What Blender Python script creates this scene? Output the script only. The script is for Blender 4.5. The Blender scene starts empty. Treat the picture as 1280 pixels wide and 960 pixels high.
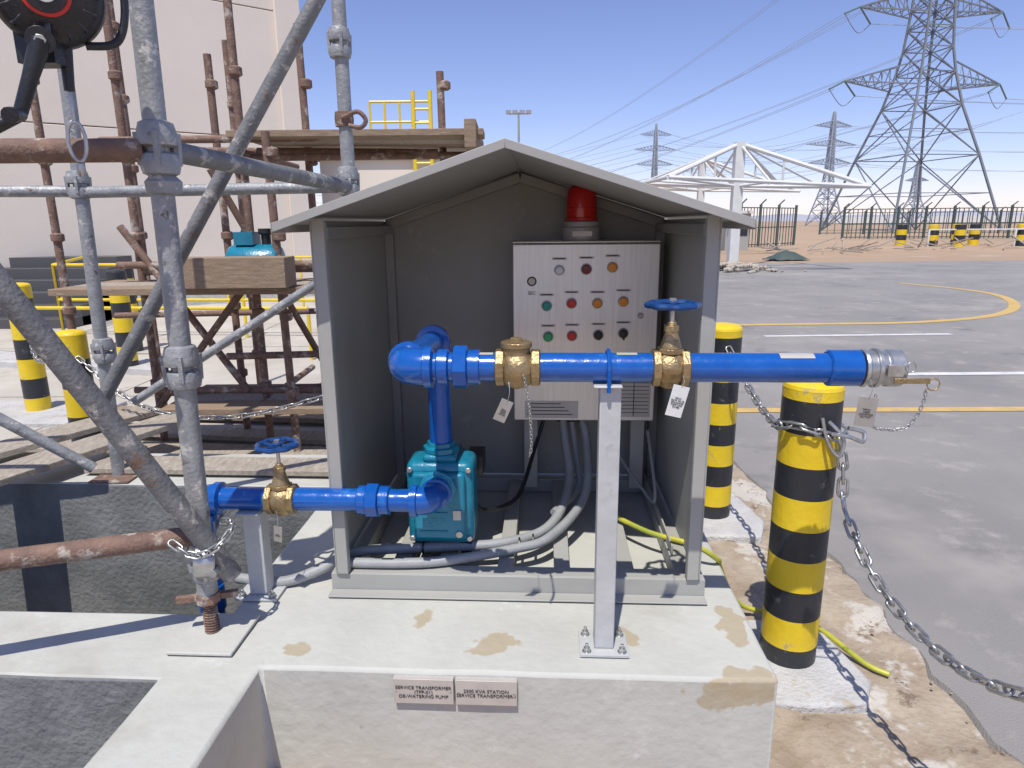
import bpy, math, random
from mathutils import Vector, Matrix, noise
random.seed(4)
scene=bpy.context.scene
scene.view_settings.view_transform='Standard'
scene.view_settings.look='None'
scene.view_settings.exposure=0
RL=Matrix.Rotation(math.radians(-3),4,'Z')
def L(x,y,z): return RL@Vector((x,y,z))

# ------------------------------------------------------------ materials
def mat(name,c1,c2=None,scale=4,rough=.6,metal=0,bump=0,bscale=60,spot=None,spot2=None,spec=.5,coat=0,stretch=None,detail=4,stains=None,spot3=None):
    m=bpy.data.materials.new(name); m.use_nodes=True
    nt=m.node_tree; N=nt.nodes; K=nt.links
    bs=N['Principled BSDF']
    bs.inputs['Roughness'].default_value=rough; bs.inputs['Metallic'].default_value=metal
    bs.inputs['Specular IOR Level'].default_value=spec
    if coat: bs.inputs['Coat Weight'].default_value=coat; bs.inputs['Coat Roughness'].default_value=.08
    tc=N.new('ShaderNodeTexCoord'); src=tc.outputs['Object']; src0=src
    if stretch:
        mp=N.new('ShaderNodeMapping'); mp.inputs['Scale'].default_value=stretch
        K.new(src,mp.inputs['Vector']); src=mp.outputs['Vector']
    col4=lambda c:(c[0],c[1],c[2],1)
    if c2 is None: c2=tuple(v*.82 for v in c1)
    n=N.new('ShaderNodeTexNoise'); n.inputs['Scale'].default_value=scale; n.inputs['Detail'].default_value=detail; n.inputs['Roughness'].default_value=.65
    K.new(src,n.inputs['Vector'])
    r=N.new('ShaderNodeValToRGB'); r.color_ramp.elements[0].position=.32; r.color_ramp.elements[1].position=.68
    r.color_ramp.elements[0].color=col4(c2); r.color_ramp.elements[1].color=col4(c1)
    K.new(n.outputs['Fac'],r.inputs['Fac']); out=r.outputs['Color']
    def mixin(fac,c,out):
        mx=N.new('ShaderNodeMix'); mx.data_type='RGBA'
        K.new(fac,mx.inputs['Factor']); K.new(out,mx.inputs[6]); mx.inputs[7].default_value=col4(c); return mx.outputs[2]
    for k,sp in enumerate((spot,spot2,spot3)):
        if not sp: continue
        c,sc,th,sft=sp
        n2=N.new('ShaderNodeTexNoise'); n2.inputs['Scale'].default_value=sc; n2.inputs['Detail'].default_value=5; n2.inputs['Roughness'].default_value=.7
        ad=N.new('ShaderNodeVectorMath'); ad.operation='ADD'; ad.inputs[1].default_value=(7.3*k+3.1,1.7,5.2*k)
        K.new(src,ad.inputs[0]); K.new(ad.outputs[0],n2.inputs['Vector'])
        r2=N.new('ShaderNodeValToRGB'); r2.color_ramp.elements[0].position=th; r2.color_ramp.elements[1].position=min(1,th+sft)
        K.new(n2.outputs['Fac'],r2.inputs['Fac'])
        out=mixin(r2.outputs['Color'],c,out)
    if stains:   # repair-mortar stains at fixed places on the surface
        ns=N.new('ShaderNodeTexNoise'); ns.inputs['Scale'].default_value=16; ns.inputs['Detail'].default_value=5; K.new(src0,ns.inputs['Vector'])
        for (p,rx,ry,rz,col) in stains:
            sb=N.new('ShaderNodeVectorMath');sb.operation='SUBTRACT';K.new(src0,sb.inputs[0]);sb.inputs[1].default_value=tuple(p)
            dv=N.new('ShaderNodeVectorMath');dv.operation='DIVIDE';K.new(sb.outputs[0],dv.inputs[0]);dv.inputs[1].default_value=(rx,ry,rz)
            le=N.new('ShaderNodeVectorMath');le.operation='LENGTH';K.new(dv.outputs[0],le.inputs[0])
            a_=N.new('ShaderNodeMath');a_.operation='MULTIPLY_ADD';K.new(ns.outputs['Fac'],a_.inputs[0]);a_.inputs[1].default_value=2.4;K.new(le.outputs['Value'],a_.inputs[2])
            rr=N.new('ShaderNodeMapRange');K.new(a_.outputs[0],rr.inputs[0]);rr.inputs[1].default_value=2.02;rr.inputs[2].default_value=2.18;rr.inputs[3].default_value=.85;rr.inputs[4].default_value=0
            out=mixin(rr.outputs[0],col,out)
    K.new(out,bs.inputs['Base Color'])
    if bump:
        n3=N.new('ShaderNodeTexNoise'); n3.inputs['Scale'].default_value=bscale; n3.inputs['Detail'].default_value=3
        K.new(src,n3.inputs['Vector'])
        b=N.new('ShaderNodeBump'); b.inputs['Strength'].default_value=bump; b.inputs['Distance'].default_value=.01
        K.new(n3.outputs['Fac'],b.inputs['Height']); K.new(b.outputs['Normal'],bs.inputs['Normal'])
        mr=N.new('ShaderNodeMapRange'); mr.inputs[3].default_value=max(0,rough-.1); mr.inputs[4].default_value=min(1,rough+.12)
        K.new(n.outputs['Fac'],mr.inputs[0]); K.new(mr.outputs[0],bs.inputs['Roughness'])
    return m
tanc=(.40,.33,.215)
st_=[(L(-.40,1.93,.35),.05,.05,.03,tanc),(L(-.16,1.80,.35),.075,.05,.03,tanc),(L(.245,1.86,.35),.06,.045,.03,tanc),
     (L(.595,1.93,.35),.045,.11,.03,tanc),(L(.56,1.68,.335),.11,.045,.05,tanc),(L(.52,1.66,.30),.12,.03,.05,tanc),(L(-.75,1.75,.35),.04,.03,.03,tanc)]
m_plinth=mat('plinth_paint',(.53,.53,.475),(.45,.45,.405),2.2,.75,bump=.35,bscale=28,spot=((.60,.60,.555),5,.62,.12),spot2=((.34,.32,.27),13,.70,.05),stains=st_,spot3=((.42,.41,.36),1.3,.58,.12))
m_cement=mat('cement_plaster',(.25,.25,.24),(.13,.135,.13),3,.85,bump=.7,bscale=45)
m_asph=mat('asphalt',(.305,.288,.265),(.225,.213,.20),.5,.85,bump=.5,bscale=140,spot=((.37,.345,.31),2.6,.56,.16),spot2=((.17,.163,.157),1.1,.60,.12),spot3=((.40,.37,.33),.35,.55,.2))
m_dirt=mat('broken_ground',(.43,.36,.27),(.29,.22,.15),5,.95,bump=1,bscale=40,spot=((.52,.48,.41),2.5,.55,.05),spot2=((.20,.145,.10),6,.60,.06))
m_sand=mat('sand',(.46,.32,.20),(.37,.265,.17),.06,.95,bump=.5,bscale=8,spot=((.52,.40,.28),.3,.58,.15))
m_slab=mat('concrete_slab',(.54,.50,.43),(.43,.395,.335),1.2,.85,bump=.5,bscale=60,spot=((.32,.29,.24),3,.63,.1))
m_pad=mat('pad_concrete',(.56,.555,.53),(.44,.43,.41),8,.85,bump=.8,bscale=70,spot=((.42,.35,.25),6,.60,.1))
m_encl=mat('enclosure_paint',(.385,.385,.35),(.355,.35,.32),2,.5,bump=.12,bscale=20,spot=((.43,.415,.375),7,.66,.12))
m_encld=mat('enclosure_paint_dark',(.30,.295,.275),(.255,.25,.23),3,.45,bump=.1,bscale=20,spot=((.36,.34,.30),6,.62,.1),spot2=((.21,.20,.18),4,.64,.08))  # darker, blotchier tone of the enclosure colour for back wall and inner angles
m_steelp=mat('support_paint',(.52,.53,.52),(.43,.44,.43),9,.45,bump=.15,bscale=40,spot=((.36,.36,.34),7,.64,.08))
m_blue=mat('blue_pipe_paint',(.006,.105,.42),(.004,.08,.35),9,.22,bump=.18,bscale=35,coat=.4,spot=((.02,.17,.52),14,.60,.1),spot2=((.10,.17,.30),23,.70,.03))
m_blued=mat('blue_wheel_paint',(.008,.06,.22),(.006,.04,.15),20,.35,coat=.3)
m_brass=mat('brass',(.44,.325,.165),(.28,.20,.10),18,.4,metal=.7,bump=.3,bscale=120,spot=((.48,.40,.27),30,.6,.1))
m_teal=mat('pump_paint',(.008,.215,.32),(.006,.16,.25),12,.32,bump=.2,bscale=60,coat=.2)
m_teald=mat('pump_paint_worn',(.03,.30,.42),(.02,.22,.35),12,.3,bump=.2,bscale=60)
m_galv=mat('galvanised_tube',(.38,.385,.38),(.25,.26,.26),14,.5,metal=.3,bump=.35,bscale=80,spot=((.58,.56,.51),17,.58,.05),spot2=((.17,.135,.11),15,.62,.05))
m_galvd=mat('weathered_tube',(.24,.24,.235),(.15,.15,.15),11,.6,metal=.2,bump=.4,bscale=80,spot=((.46,.43,.38),13,.58,.06),spot2=((.20,.13,.09),9,.60,.06))
m_rust=mat('rusty_tube',(.25,.155,.11),(.15,.092,.068),16,.75,bump=.5,bscale=90,spot=((.43,.37,.31),11,.55,.08))
m_chain=mat('galvanised_chain',(.52,.52,.50),(.35,.35,.34),40,.35,metal=.8)
m_zinc=mat('zinc_bolt',(.6,.6,.58),(.4,.4,.38),40,.35,metal=.8)
m_yel=mat('yellow_paint',(.80,.58,.02),(.72,.50,.015),7,.42,bump=.2,bscale=40,spot=((.50,.40,.14),9,.63,.05),spot2=((.25,.22,.16),25,.68,.03))
m_yelr=mat('yellow_rail_paint',(.80,.60,.03),(.7,.5,.03),7,.45)
m_blk=mat('black_paint',(.030,.032,.038),(.018,.02,.025),7,.42,bump=.2,bscale=40,spot=((.13,.12,.11),9,.61,.08),spot2=((.28,.26,.22),28,.67,.03))
m_blkp=mat('black_plastic',(.022,.023,.026),(.015,.016,.018),9,.38,bump=.2,bscale=90)
m_ss=mat('stainless_steel',(.80,.785,.75),(.68,.67,.64),3,.36,metal=.6,bump=.12,bscale=60,stretch=(30,30,1.2))
m_ssdark=mat('stainless_trim',(.45,.43,.40),(.35,.34,.32),9,.4,metal=.8)
m_label=mat('engraved_label',(.55,.52,.47),(.48,.45,.40),12,.5,metal=.2)
m_tag=mat('aluminium_tag',(.42,.40,.36),(.34,.32,.29),12,.5,metal=.3)
m_ink=mat('ink',(.04,.04,.045),(.03,.03,.03),9,.7)
m_white=mat('white_paint',(.72,.72,.69),(.62,.62,.58),3,.6,bump=.1)
m_road_w=mat('road_paint_white',(.72,.72,.70),(.55,.54,.52),6,.75,bump=.3,bscale=120,spot=((.33,.31,.29),9,.60,.08))
m_road_y=mat('road_paint_yellow',(.64,.43,.13),(.52,.36,.13),6,.75,bump=.3,bscale=120,spot=((.33,.29,.23),9,.58,.1))
m_wall=mat('building_wall',(.74,.665,.57),(.68,.61,.52),.5,.85,bump=.2,bscale=30)
m_joint=mat('wall_joint',(.40,.35,.30),None,5,.9)
m_hose=mat('grey_conduit',(.34,.35,.35),(.28,.29,.29),12,.5,bump=.2,bscale=120)
m_ycab=mat('yellow_cable',(.55,.50,.05),(.32,.38,.05),12,.45)
m_wood=mat('scaffold_board',(.38,.28,.19),(.24,.17,.11),5,.85,bump=.5,bscale=30,stretch=(2,14,14),spot=((.5,.42,.32),6,.6,.1))
m_woodg=mat('weathered_board',(.44,.39,.32),(.29,.245,.19),5,.85,bump=.5,bscale=30,stretch=(10,3,10),spot=((.54,.49,.41),6,.56,.1))
m_granite=mat('granite',(.10,.10,.105),(.05,.05,.055),60,.5,spot=((.25,.25,.25),90,.62,.04))
m_pyl=mat('pylon_steel',(.20,.23,.26),(.15,.18,.21),1,.6)
m_ins=mat('insulator_glass',(.12,.22,.20),None,2,.4)
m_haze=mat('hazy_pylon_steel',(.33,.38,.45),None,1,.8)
m_hill=mat('hazy_hill_rock',(.40,.40,.45),(.36,.36,.41),.01,.95)  # distance haze is mixed into the base colour of the hills
m_fence=mat('fence_green',(.07,.10,.085),None,3,.6)
m_rock=mat('rubble',(.48,.44,.37),(.33,.28,.22),9,.95,bump=.8,bscale=50)
def plain(name,c,rough=.35,metal=0):
    return mat(name,c,tuple(v*.88 for v in c),25,rough,metal=metal)
m_red=plain('red_lens',(.50,.015,.012),.15)
m_redb=plain('red_button',(.65,.03,.02)); m_grn=plain('green_button',(.02,.42,.14)); m_tealb=plain('teal_button',(.02,.30,.26))
m_org=plain('orange_button',(.85,.30,.02)); m_wht=plain('white_button',(.7,.72,.75)); m_dred=plain('dark_red_button',(.18,.02,.03))
m_cgrey=plain('beacon_base_grey',(.33,.33,.34),.45)

# ------------------------------------------------------------ mesh builder
def frame(d):
    d=d.normalized(); a=Vector((0,0,1)) if abs(d.z)<.9 else Vector((1,0,0))
    u=d.cross(a).normalized(); return u,d.cross(u).normalized()
class B:
    def __init__(s,name,mats,parent=None,M=None,bevel=0,angle=35):
        s.n=name;s.m=mats;s.v=[];s.f=[];s.i=[];s.p=parent;s.M=M;s.bv=bevel;s.an=angle
    def add(s,v,f,mi=0):
        o=len(s.v); s.v+= [Vector(a) for a in v]; s.f+=[tuple(o+k for k in q) for q in f]; s.i+=[mi]*len(f)
    def path(s,pts,r,mi=0,n=12,closed=False,caps=True):
        pts=[Vector(p) for p in pts]; m=len(pts); rr=r if isinstance(r,(list,tuple)) else [r]*m
        u=None;V=[]
        for k,p in enumerate(pts):
            if closed: d=pts[(k+1)%m]-pts[k-1]
            else: d=pts[min(k+1,m-1)]-pts[max(k-1,0)]
            d=d.normalized() if d.length>1e-9 else Vector((0,0,1))
            if u is None: u,_=frame(d)
            u=(u-d*u.dot(d)).normalized(); w=d.cross(u)
            for j in range(n):
                a=2*math.pi*j/n; V.append(p+(u*math.cos(a)+w*math.sin(a))*rr[k])
        Fc=[]
        for k in range(m if closed else m-1):
            k2=(k+1)%m
            for j in range(n):
                j2=(j+1)%n; Fc.append((k*n+j,k*n+j2,k2*n+j2,k2*n+j))
        if not closed and caps: Fc+= [tuple(range(n))[::-1],tuple((m-1)*n+j for j in range(n))]
        s.add(V,Fc,mi)
    def tube(s,a,b,r,mi=0,n=12,r2=None): s.path([a,b],[r,r if r2 is None else r2],mi,n)
    def lathe(s,o,ax,prof,mi=0,n=24,phase=0):
        o=Vector(o);ax=Vector(ax).normalized();u,w=frame(ax);V=[]
        for h,r in prof:
            for j in range(n):
                a=2*math.pi*j/n+phase; V.append(o+ax*h+(u*math.cos(a)+w*math.sin(a))*max(r,1e-4))
        m=len(prof);Fc=[]
        for k in range(m-1):
            for j in range(n):
                j2=(j+1)%n; Fc.append((k*n+j,k*n+j2,(k+1)*n+j2,(k+1)*n+j))
        Fc+=[tuple(range(n))[::-1],tuple((m-1)*n+j for j in range(n))]
        s.add(V,Fc,mi)
    def box(s,lo,hi,mi=0,R=None,c=None):
        x0,y0,z0=lo;x1,y1,z1=hi
        V=[Vector(p) for p in [(x0,y0,z0),(x1,y0,z0),(x1,y1,z0),(x0,y1,z0),(x0,y0,z1),(x1,y0,z1),(x1,y1,z1),(x0,y1,z1)]]
        if R is not None:
            c=Vector(c) if c is not None else sum(V,Vector())/8
            V=[c+R@(p-c) for p in V]
        s.add(V,[(0,3,2,1),(4,5,6,7),(0,1,5,4),(1,2,6,5),(2,3,7,6),(3,0,4,7)],mi)
    def beam(s,a,b,w,h,mi=0):
        a=Vector(a);b=Vector(b);u,v=frame(b-a);u=u*w/2;v=v*h/2
        V=[a-u-v,a+u-v,a+u+v,a-u+v,b-u-v,b+u-v,b+u+v,b-u+v]
        s.add(V,[(0,3,2,1),(4,5,6,7),(0,1,5,4),(1,2,6,5),(2,3,7,6),(3,0,4,7)],mi)
    def poly(s,pts,z0,z1,mi=0):
        n=len(pts);V=[(x,y,z0) for x,y in pts]+[(x,y,z1) for x,y in pts]
        s.add(V,[tuple(range(n))[::-1],tuple(range(n,2*n))]+[(k,(k+1)%n,n+(k+1)%n,n+k) for k in range(n)],mi)
    def done(s):
        me=bpy.data.meshes.new(s.n); vs=[s.M@v for v in s.v] if s.M else s.v
        me.from_pydata([tuple(v) for v in vs],[],s.f)
        for m in s.m: me.materials.append(m)
        me.polygons.foreach_set('material_index',s.i)
        import bmesh
        bm=bmesh.new();bm.from_mesh(me);bmesh.ops.recalc_face_normals(bm,faces=bm.faces);bm.to_mesh(me);bm.free()
        me.polygons.foreach_set('use_smooth',[True]*len(me.polygons))
        me.set_sharp_from_angle(angle=math.radians(s.an)); me.update()
        o=bpy.data.objects.new(s.n,me); scene.collection.objects.link(o)
        if s.p: o.parent=s.p
        if s.bv:
            b=o.modifiers.new('bevel','BEVEL');b.width=s.bv;b.segments=3 if s.bv>.02 else 2;b.limit_method='ANGLE';b.angle_limit=math.radians(40)
        return o
def empty(name):
    e=bpy.data.objects.new(name,None);e.empty_display_size=.1;scene.collection.objects.link(e);return e
def rnd(pts,rad,seg=6):
    pts=[Vector(p) for p in pts];out=[pts[0]]
    for k in range(1,len(pts)-1):
        a,b,c=pts[k-1:k+2];d1=(a-b).normalized();d2=(c-b).normalized()
        p0=b+d1*rad;p2=b+d2*rad
        for j in range(seg+1):
            t=j/seg; out.append(p0*(1-t)**2+b*2*t*(1-t)+p2*t*t)
    return out+[pts[-1]]
def cat(pts,seg=8):
    pts=[Vector(p) for p in pts];P=[pts[0]]+pts+[pts[-1]];out=[]
    for k in range(1,len(P)-2):
        a,b,c,d=P[k-1:k+3]
        for j in range(seg):
            t=j/seg; out.append(.5*((2*b)+(c-a)*t+(2*a-5*b+4*c-d)*t*t+(3*b-a-3*c+d)*t**3))
    return out+[pts[-1]]
def text(body,loc,size,m,parent,rot=None,align='CENTER'):
    cu=bpy.data.curves.new('lettering','FONT');cu.body=body;cu.size=size;cu.align_x=align;cu.align_y='CENTER';cu.extrude=.0003
    cu.space_line=.95
    cu.materials.append(m);o=bpy.data.objects.new('lettering',cu);scene.collection.objects.link(o)
    o.location=loc;o.rotation_euler=rot or (math.radians(90),0,math.radians(-3));o.parent=parent;return o
def chain(name,pts,pitch=.042,w=.013,wire=.0048,parent=None,mt=None,n=6):
    P=cat(pts,24);b=B(name,[mt or m_chain],parent,angle=80)
    pos=[P[0]];want=pitch;tot=0
    for k in range(1,len(P)):
        a,c=P[k-1],P[k];seg=(c-a).length;
        while tot+seg>=want:
            pos.append(a.lerp(c,(want-tot)/seg));want+=pitch
        tot+=seg
    for k in range(len(pos)-1):
        a,c=pos[k],pos[k+1];d=(c-a).normalized();u,v=frame(d)
        ang=(k%2)*math.pi/2+.5+.25*math.sin(k*1.7);s=u*math.cos(ang)+v*math.sin(ang)
        mid=(a+c)/2;hl=pitch*.5+wire*.7-w*.55;ring=[]
        for j in range(14):
            t=2*math.pi*j/14; ring.append(mid+d*(math.cos(t)*w+ (hl if math.cos(t)>0 else -hl))+s*math.sin(t)*w)
        b.path(ring,wire,0,n,closed=True)
    return b.done()

# ------------------------------------------------------------ ground
g=B('ground',[m_sand],M=RL)
def quad(b,x0,y0,x1,y1,z,mi=0): b.add([(x0,y0,z),(x1,y0,z),(x1,y1,z),(x0,y1,z)],[(0,1,2,3)],mi)
quad(g,-1.0,-400,3000,3.2,0);quad(g,-3000,3.2,3000,5000,0);quad(g,-3000,-400,-4.4,3.2,0)
g.done()
def edge(y): return 1.50+.14*noise.noise(Vector((0,y*1.3,2)))+.05*noise.noise(Vector((3,y*7,2)))
a=B('asphalt_road',[m_asph])
ys=[-20+ .08*k for k in range(int(46/.08)+1)] 
ys=[y for y in ys if y>-3]
V=[];Fc=[]
for y in ys:
    V+=[(edge(y),y,.0),(edge(y)+.012,y,.022),(300,y+ .24*y,.022)]
for k in range(len(ys)-1):
    Fc+=[(3*k,3*k+1,3*k+4,3*k+3),(3*k+1,3*k+2,3*k+5,3*k+4)]
a.add(V,Fc);a.done()
s=B('yard_pavement',[m_slab])
for ix in range(-5,1):
    for iy in range(0,5):
        x0=ix*2.6-1.2;y0=3.62+iy*2.6
        s.box((x0,y0,-.1),(x0+2.585,y0+2.585,.02+.004*((ix*3+iy)%3)),0)
s.done()
d=B('broken_ground_strip',[m_dirt],angle=60)
nx,ny=40,150;V=[];Fc=[]
for j in range(ny+1):
    y=-.6+j*.045
    for i in range(nx+1):
        x=.45+(edge(y)+.03-.45)*i/nx
        h=.016+.022*noise.noise(Vector((x*3,y*3,0)))+.012*noise.noise(Vector((x*11,y*11,4)))
        ck=abs(noise.noise(Vector((x*2.1+5,y*2.1,7))))
        if ck<.035: h-=.018
        V.append((x,y,max(.003,h) if i<nx else .004))
for j in range(ny):
    for i in range(nx): q=j*(nx+1)+i;Fc.append((q,q+1,q+nx+2,q+nx+1))
d.add(V,Fc);d.done()
def rock(b,c,r,mi=0):
    import bmesh
    bm=bmesh.new();bmesh.ops.create_icosphere(bm,subdivisions=1,radius=r)
    sd=random.random()*50
    V=[Vector((v.co.x*1.3,v.co.y,v.co.z*.6))*(1+.5*noise.noise(v.co*6/r*.1+Vector((sd,0,0)))) for v in bm.verts]
    V=[Vector(c)+Matrix.Rotation(sd,3,'Z')@v for v in V]
    F2=[tuple(v.index for v in f.verts) for f in bm.faces];b.add(V,F2,mi);bm.free()
rb=B('gravel',[m_dirt],angle=10)
for k in range(70):
    y=random.uniform(.9,5.5);x=edge(y)+random.gauss(-.03,.04)
    rock(rb,(x,y,.018),random.uniform(.003,.008),0)
rb.done()
def strip(name,pts,w,m,z=.027):
    b=B(name,[m]);V=[];Fc=[]
    for k,p in enumerate(pts):
        p=Vector((p[0],p[1]));q0=Vector(pts[max(k-1,0)][:2]);q1=Vector(pts[min(k+1,len(pts)-1)][:2]);t=(q1-q0).normalized();nn=Vector((-t.y,t.x))*w/2
        V+=[(p.x+nn.x,p.y+nn.y,z),(p.x-nn.x,p.y-nn.y,z)]
    for k in range(len(pts)-1):Fc.append((2*k,2*k+1,2*k+3,2*k+2))
    b.add(V,Fc);return b.done()
strip('road_line_yellow',[(1.9,5.52),(40,5.0)],.13,m_road_y)
strip('road_line_white',[(3.75,6.85),(40,6.75)],.13,m_road_w)
strip('road_line_white',[(3.55,9.3),(6.2,9.35)],.12,m_road_w)
cv=cat([(2.6,10.35,0),(4.5,10.4,0),(6.4,10.5,0),(8.1,11.2,0),(9.4,12.5,0),(10.3,14.2,0),(10.4,15.7,0),(9.9,17.2,0)],8)
strip('road_line_yellow',[(p.x,p.y) for p in cv],.18,m_road_y)
h=B('hills',[m_hill],angle=80)
V=[];Fc=[];n=160
for k in range(n+1):
    x=-600+k*3600/n; z=22+22*noise.noise(Vector((x*.0022,0,0)))+7*noise.noise(Vector((x*.01,3,0)))
    V+=[(x,2300,-1),(x,2420,max(2,z))]
for k in range(n): Fc.append((2*k,2*k+2,2*k+3,2*k+1))
h.add(V,Fc);h.done()

# ------------------------------------------------------------ plinth
P=[(.655,1.665),(.655,3.5),(-5,3.5),(-5,3.03),(-1.04,3.03),(-1.04,1.93),(-5,1.93),(-5,1.60),(-1.10,1.60),(-1.10,-1.5),(-.83,-1.5),(-.83,1.665)]
p=B('concrete_plinth',[m_plinth,m_cement],M=RL,bevel=.011)
PP=[]
for k in range(len(P)):
    a_=Vector(P[k]);c_=Vector(P[(k+1)%len(P)]);m_=max(1,int((c_-a_).length/.16))
    for j in range(m_):
        q=a_.lerp(c_,j/m_)
        if j: q+=Vector((noise.noise(Vector((q.x*4,q.y*4,1))),noise.noise(Vector((q.x*4,q.y*4,9)))))*.006
        PP.append((q.x,q.y,1 if k in (3,4,5,7,8) else 0))
n=len(PP);p.add([(x,y,-1) for x,y,_ in PP]+[(x,y,.35+.003*noise.noise(Vector((x*5,y*5,3)))) for x,y,_ in PP],[tuple(range(n,2*n))],0)
for k in range(n):
    k2=(k+1)%n
    p.f.append((k,k2,n+k2,n+k));p.i.append(PP[k][2])
p.done()
pf=B('pit_floor',[m_cement],M=RL);quad(pf,-5,-1.5,-1,3.1,-.65);pf.done()
sg=empty('equipment_sign')
for nm,x0,x1,body in [('a',-.435,-.262,'SERVICE TRANSFORMER\n(TPP-01)\nDE-WATERING PUMP'),('b',-.256,-.080,'2500 KVA STATION\nSERVICE TRANSFORMER-I')]:
    e=sg if nm=='a' else empty('equipment_sign')
    b=B('plate',[m_label,m_zinc],e,RL,bevel=.001)
    b.box((x0,1.648,.255),(x1,1.6665,.335),0)
    for xx in (x0+.008,x1-.008): b.lathe((xx,1.649,.295),(0,-1,0),[(0,.004),(.002,.003)],1,10)
    b.done(); text(body,L((x0+x1)/2,1.6465,.294),.0150,m_ink,e)

# ------------------------------------------------------------ bollards
def bollard(x,y,h=1.09,r=.096,bh=.114,first=1,z0=0):
    b=B('bollard',[m_yel,m_blk]);z=z0;c=first;k=0;top=h-.03
    while z<top-.01:
        z2=min(z+bh,top)
        if top-z2<.03: z2=top
        b.lathe((x,y,z),(0,0,1),[(0,r+.0004*(k%2)),(z2-z,r+.0004*(k%2))],c,36);z=z2;c=1-c;k+=1
    b.lathe((x,y,z),(0,0,1),[(0,r+.001),(.012,r*.97),(.024,r*.8),(.03,r*.4),(.031,0)],1-c,36)
    return b.done()
bollard(1.01,2.18);bollard(1.09,3.42);bollard(1.25,.86)
bollard(-4.13,5.65,1.15,.096,.17,0);bollard(-2.87,4.32,.95,.09,.19,0);bollard(-4.25,7.3,1.15,.096,.16);bollard(-4.9,8.6,1.1,.096,.16)
def footing(pts):
    pads=B('bollard_footing',[m_pad],bevel=.012);pads.poly(pts,-.1,.045);pads.done()
footing([(.79,1.93),(.98,1.90),(1.17,1.91),(1.24,2.02),(1.21,2.25),(1.20,2.40),(.80,2.40)])
footing([(.86,3.15),(1.26,3.12),(1.34,3.3),(1.30,3.72),(.88,3.7)])
footing([(1.0,.6),(1.5,.6),(1.5,1.1),(1.0,1.1)])
chain('bollard_chain',[(1.07,2.09,.905),(1.085,2.07,.80),(1.09,2.04,.67),(1.11,1.83,.52),(1.14,1.56,.47),(1.17,1.32,.54),(1.20,1.1,.72),(1.23,.95,.95)],.047,.0145,.0052)
ch=[];
for k in range(15):
    t=2*math.pi*k/14;ch.append((1.01+.106*math.cos(t),2.18+.106*math.sin(t),.925+.02*math.sin(t*2)))
chain('bollard_chain',ch,.045,.0135,.005)
chain('bollard_chain',[(1.09,3.32,.98),(1.12,3.1,.84),(1.13,2.85,.76),(1.1,2.55,.78),(1.03,2.29,.92)],.045,.0135,.005)
chain('bollard_chain',[(-4.03,5.55,.85),(-3.6,5.0,.62),(-2.95,4.4,.80)],.05,.014,.005)
chain('bollard_chain',[(-2.8,4.25,.78),(-2.3,4.05,.50),(-1.7,3.95,.46),(-1.0,3.95,.62)],.05,.014,.005)
sh=B('chain_shackle',[m_chain,m_brass])
sh.path(cat([(1.03,2.06,.93),(1.07,2.03,.93),(1.12,2.04,.91),(1.13,2.06,.935),(1.08,2.06,.95)],6),.007,0,8)
sh.path(cat([(1.0,2.075,.98),(1.02,2.06,.90),(1.05,2.04,.86),(1.06,2.045,.92),(1.02,2.07,.97)],6),.006,0,8)
sh.done()

# ------------------------------------------------------------ enclosure
en=empty('pump_enclosure')
xl,xr,yf,yb=-.725,.52,2.07,3.05;zb=.425
pk=-.115;ez=1.605;pz=1.825
def roofz(x):
    return pz-(pz-ez)*abs(x-pk)/ (pk+.785 if x<pk else .575-pk)
w=B('side_walls',[m_encl,m_encld],en,RL,bevel=.002)
for x0,x1 in ((xl,xl+.006),(xr-.006,xr)):
    zt=roofz((x0+x1)/2)-.014
    w.box((x0,yf,zb),(x1,yb,zt),0)
zt=roofz(xl)-.016
w.box((xl+.006,yf-.002,zb),(xl+.045,yf+.004,zt+.01),0); w.box((xr-.045,yf-.002,zb),(xr-.006,yf+.004,zt+.01),0)
w.box((xl+.039,yf+.004,zb),(xl+.045,yf+.03,zt),0); w.box((xr-.045,yf+.004,zb),(xr-.039,yf+.03,zt),0)
w.done()
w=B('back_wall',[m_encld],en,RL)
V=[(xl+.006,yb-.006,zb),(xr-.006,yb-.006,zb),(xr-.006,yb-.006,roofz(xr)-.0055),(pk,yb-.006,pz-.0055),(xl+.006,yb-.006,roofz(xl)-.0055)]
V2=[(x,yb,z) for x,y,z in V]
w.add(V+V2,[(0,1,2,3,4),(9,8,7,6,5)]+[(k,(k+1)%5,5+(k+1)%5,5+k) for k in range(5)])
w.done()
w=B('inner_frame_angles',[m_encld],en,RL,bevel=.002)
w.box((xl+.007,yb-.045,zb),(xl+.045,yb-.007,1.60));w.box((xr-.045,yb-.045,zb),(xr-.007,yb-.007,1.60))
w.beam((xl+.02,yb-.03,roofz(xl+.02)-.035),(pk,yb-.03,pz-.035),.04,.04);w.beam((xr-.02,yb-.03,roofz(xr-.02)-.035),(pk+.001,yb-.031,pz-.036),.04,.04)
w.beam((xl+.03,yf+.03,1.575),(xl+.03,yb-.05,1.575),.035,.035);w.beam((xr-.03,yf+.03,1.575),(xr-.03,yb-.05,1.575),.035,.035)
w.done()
rf=B('roof',[m_encl],en,RL,bevel=.0015)
ry0,ry1=1.93,3.13;t=.005
def slab(x0,z0,x1,z1,y0,y1,th):
    rf.add([(x0,y0,z0),(x1,y0,z1),(x1,y1,z1),(x0,y1,z0),(x0,y0,z0-th),(x1,y0,z1-th),(x1,y1,z1-th),(x0,y1,z0-th)],[(0,1,2,3),(7,6,5,4),(0,4,5,1),(1,5,6,2),(2,6,7,3),(3,7,4,0)])
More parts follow.
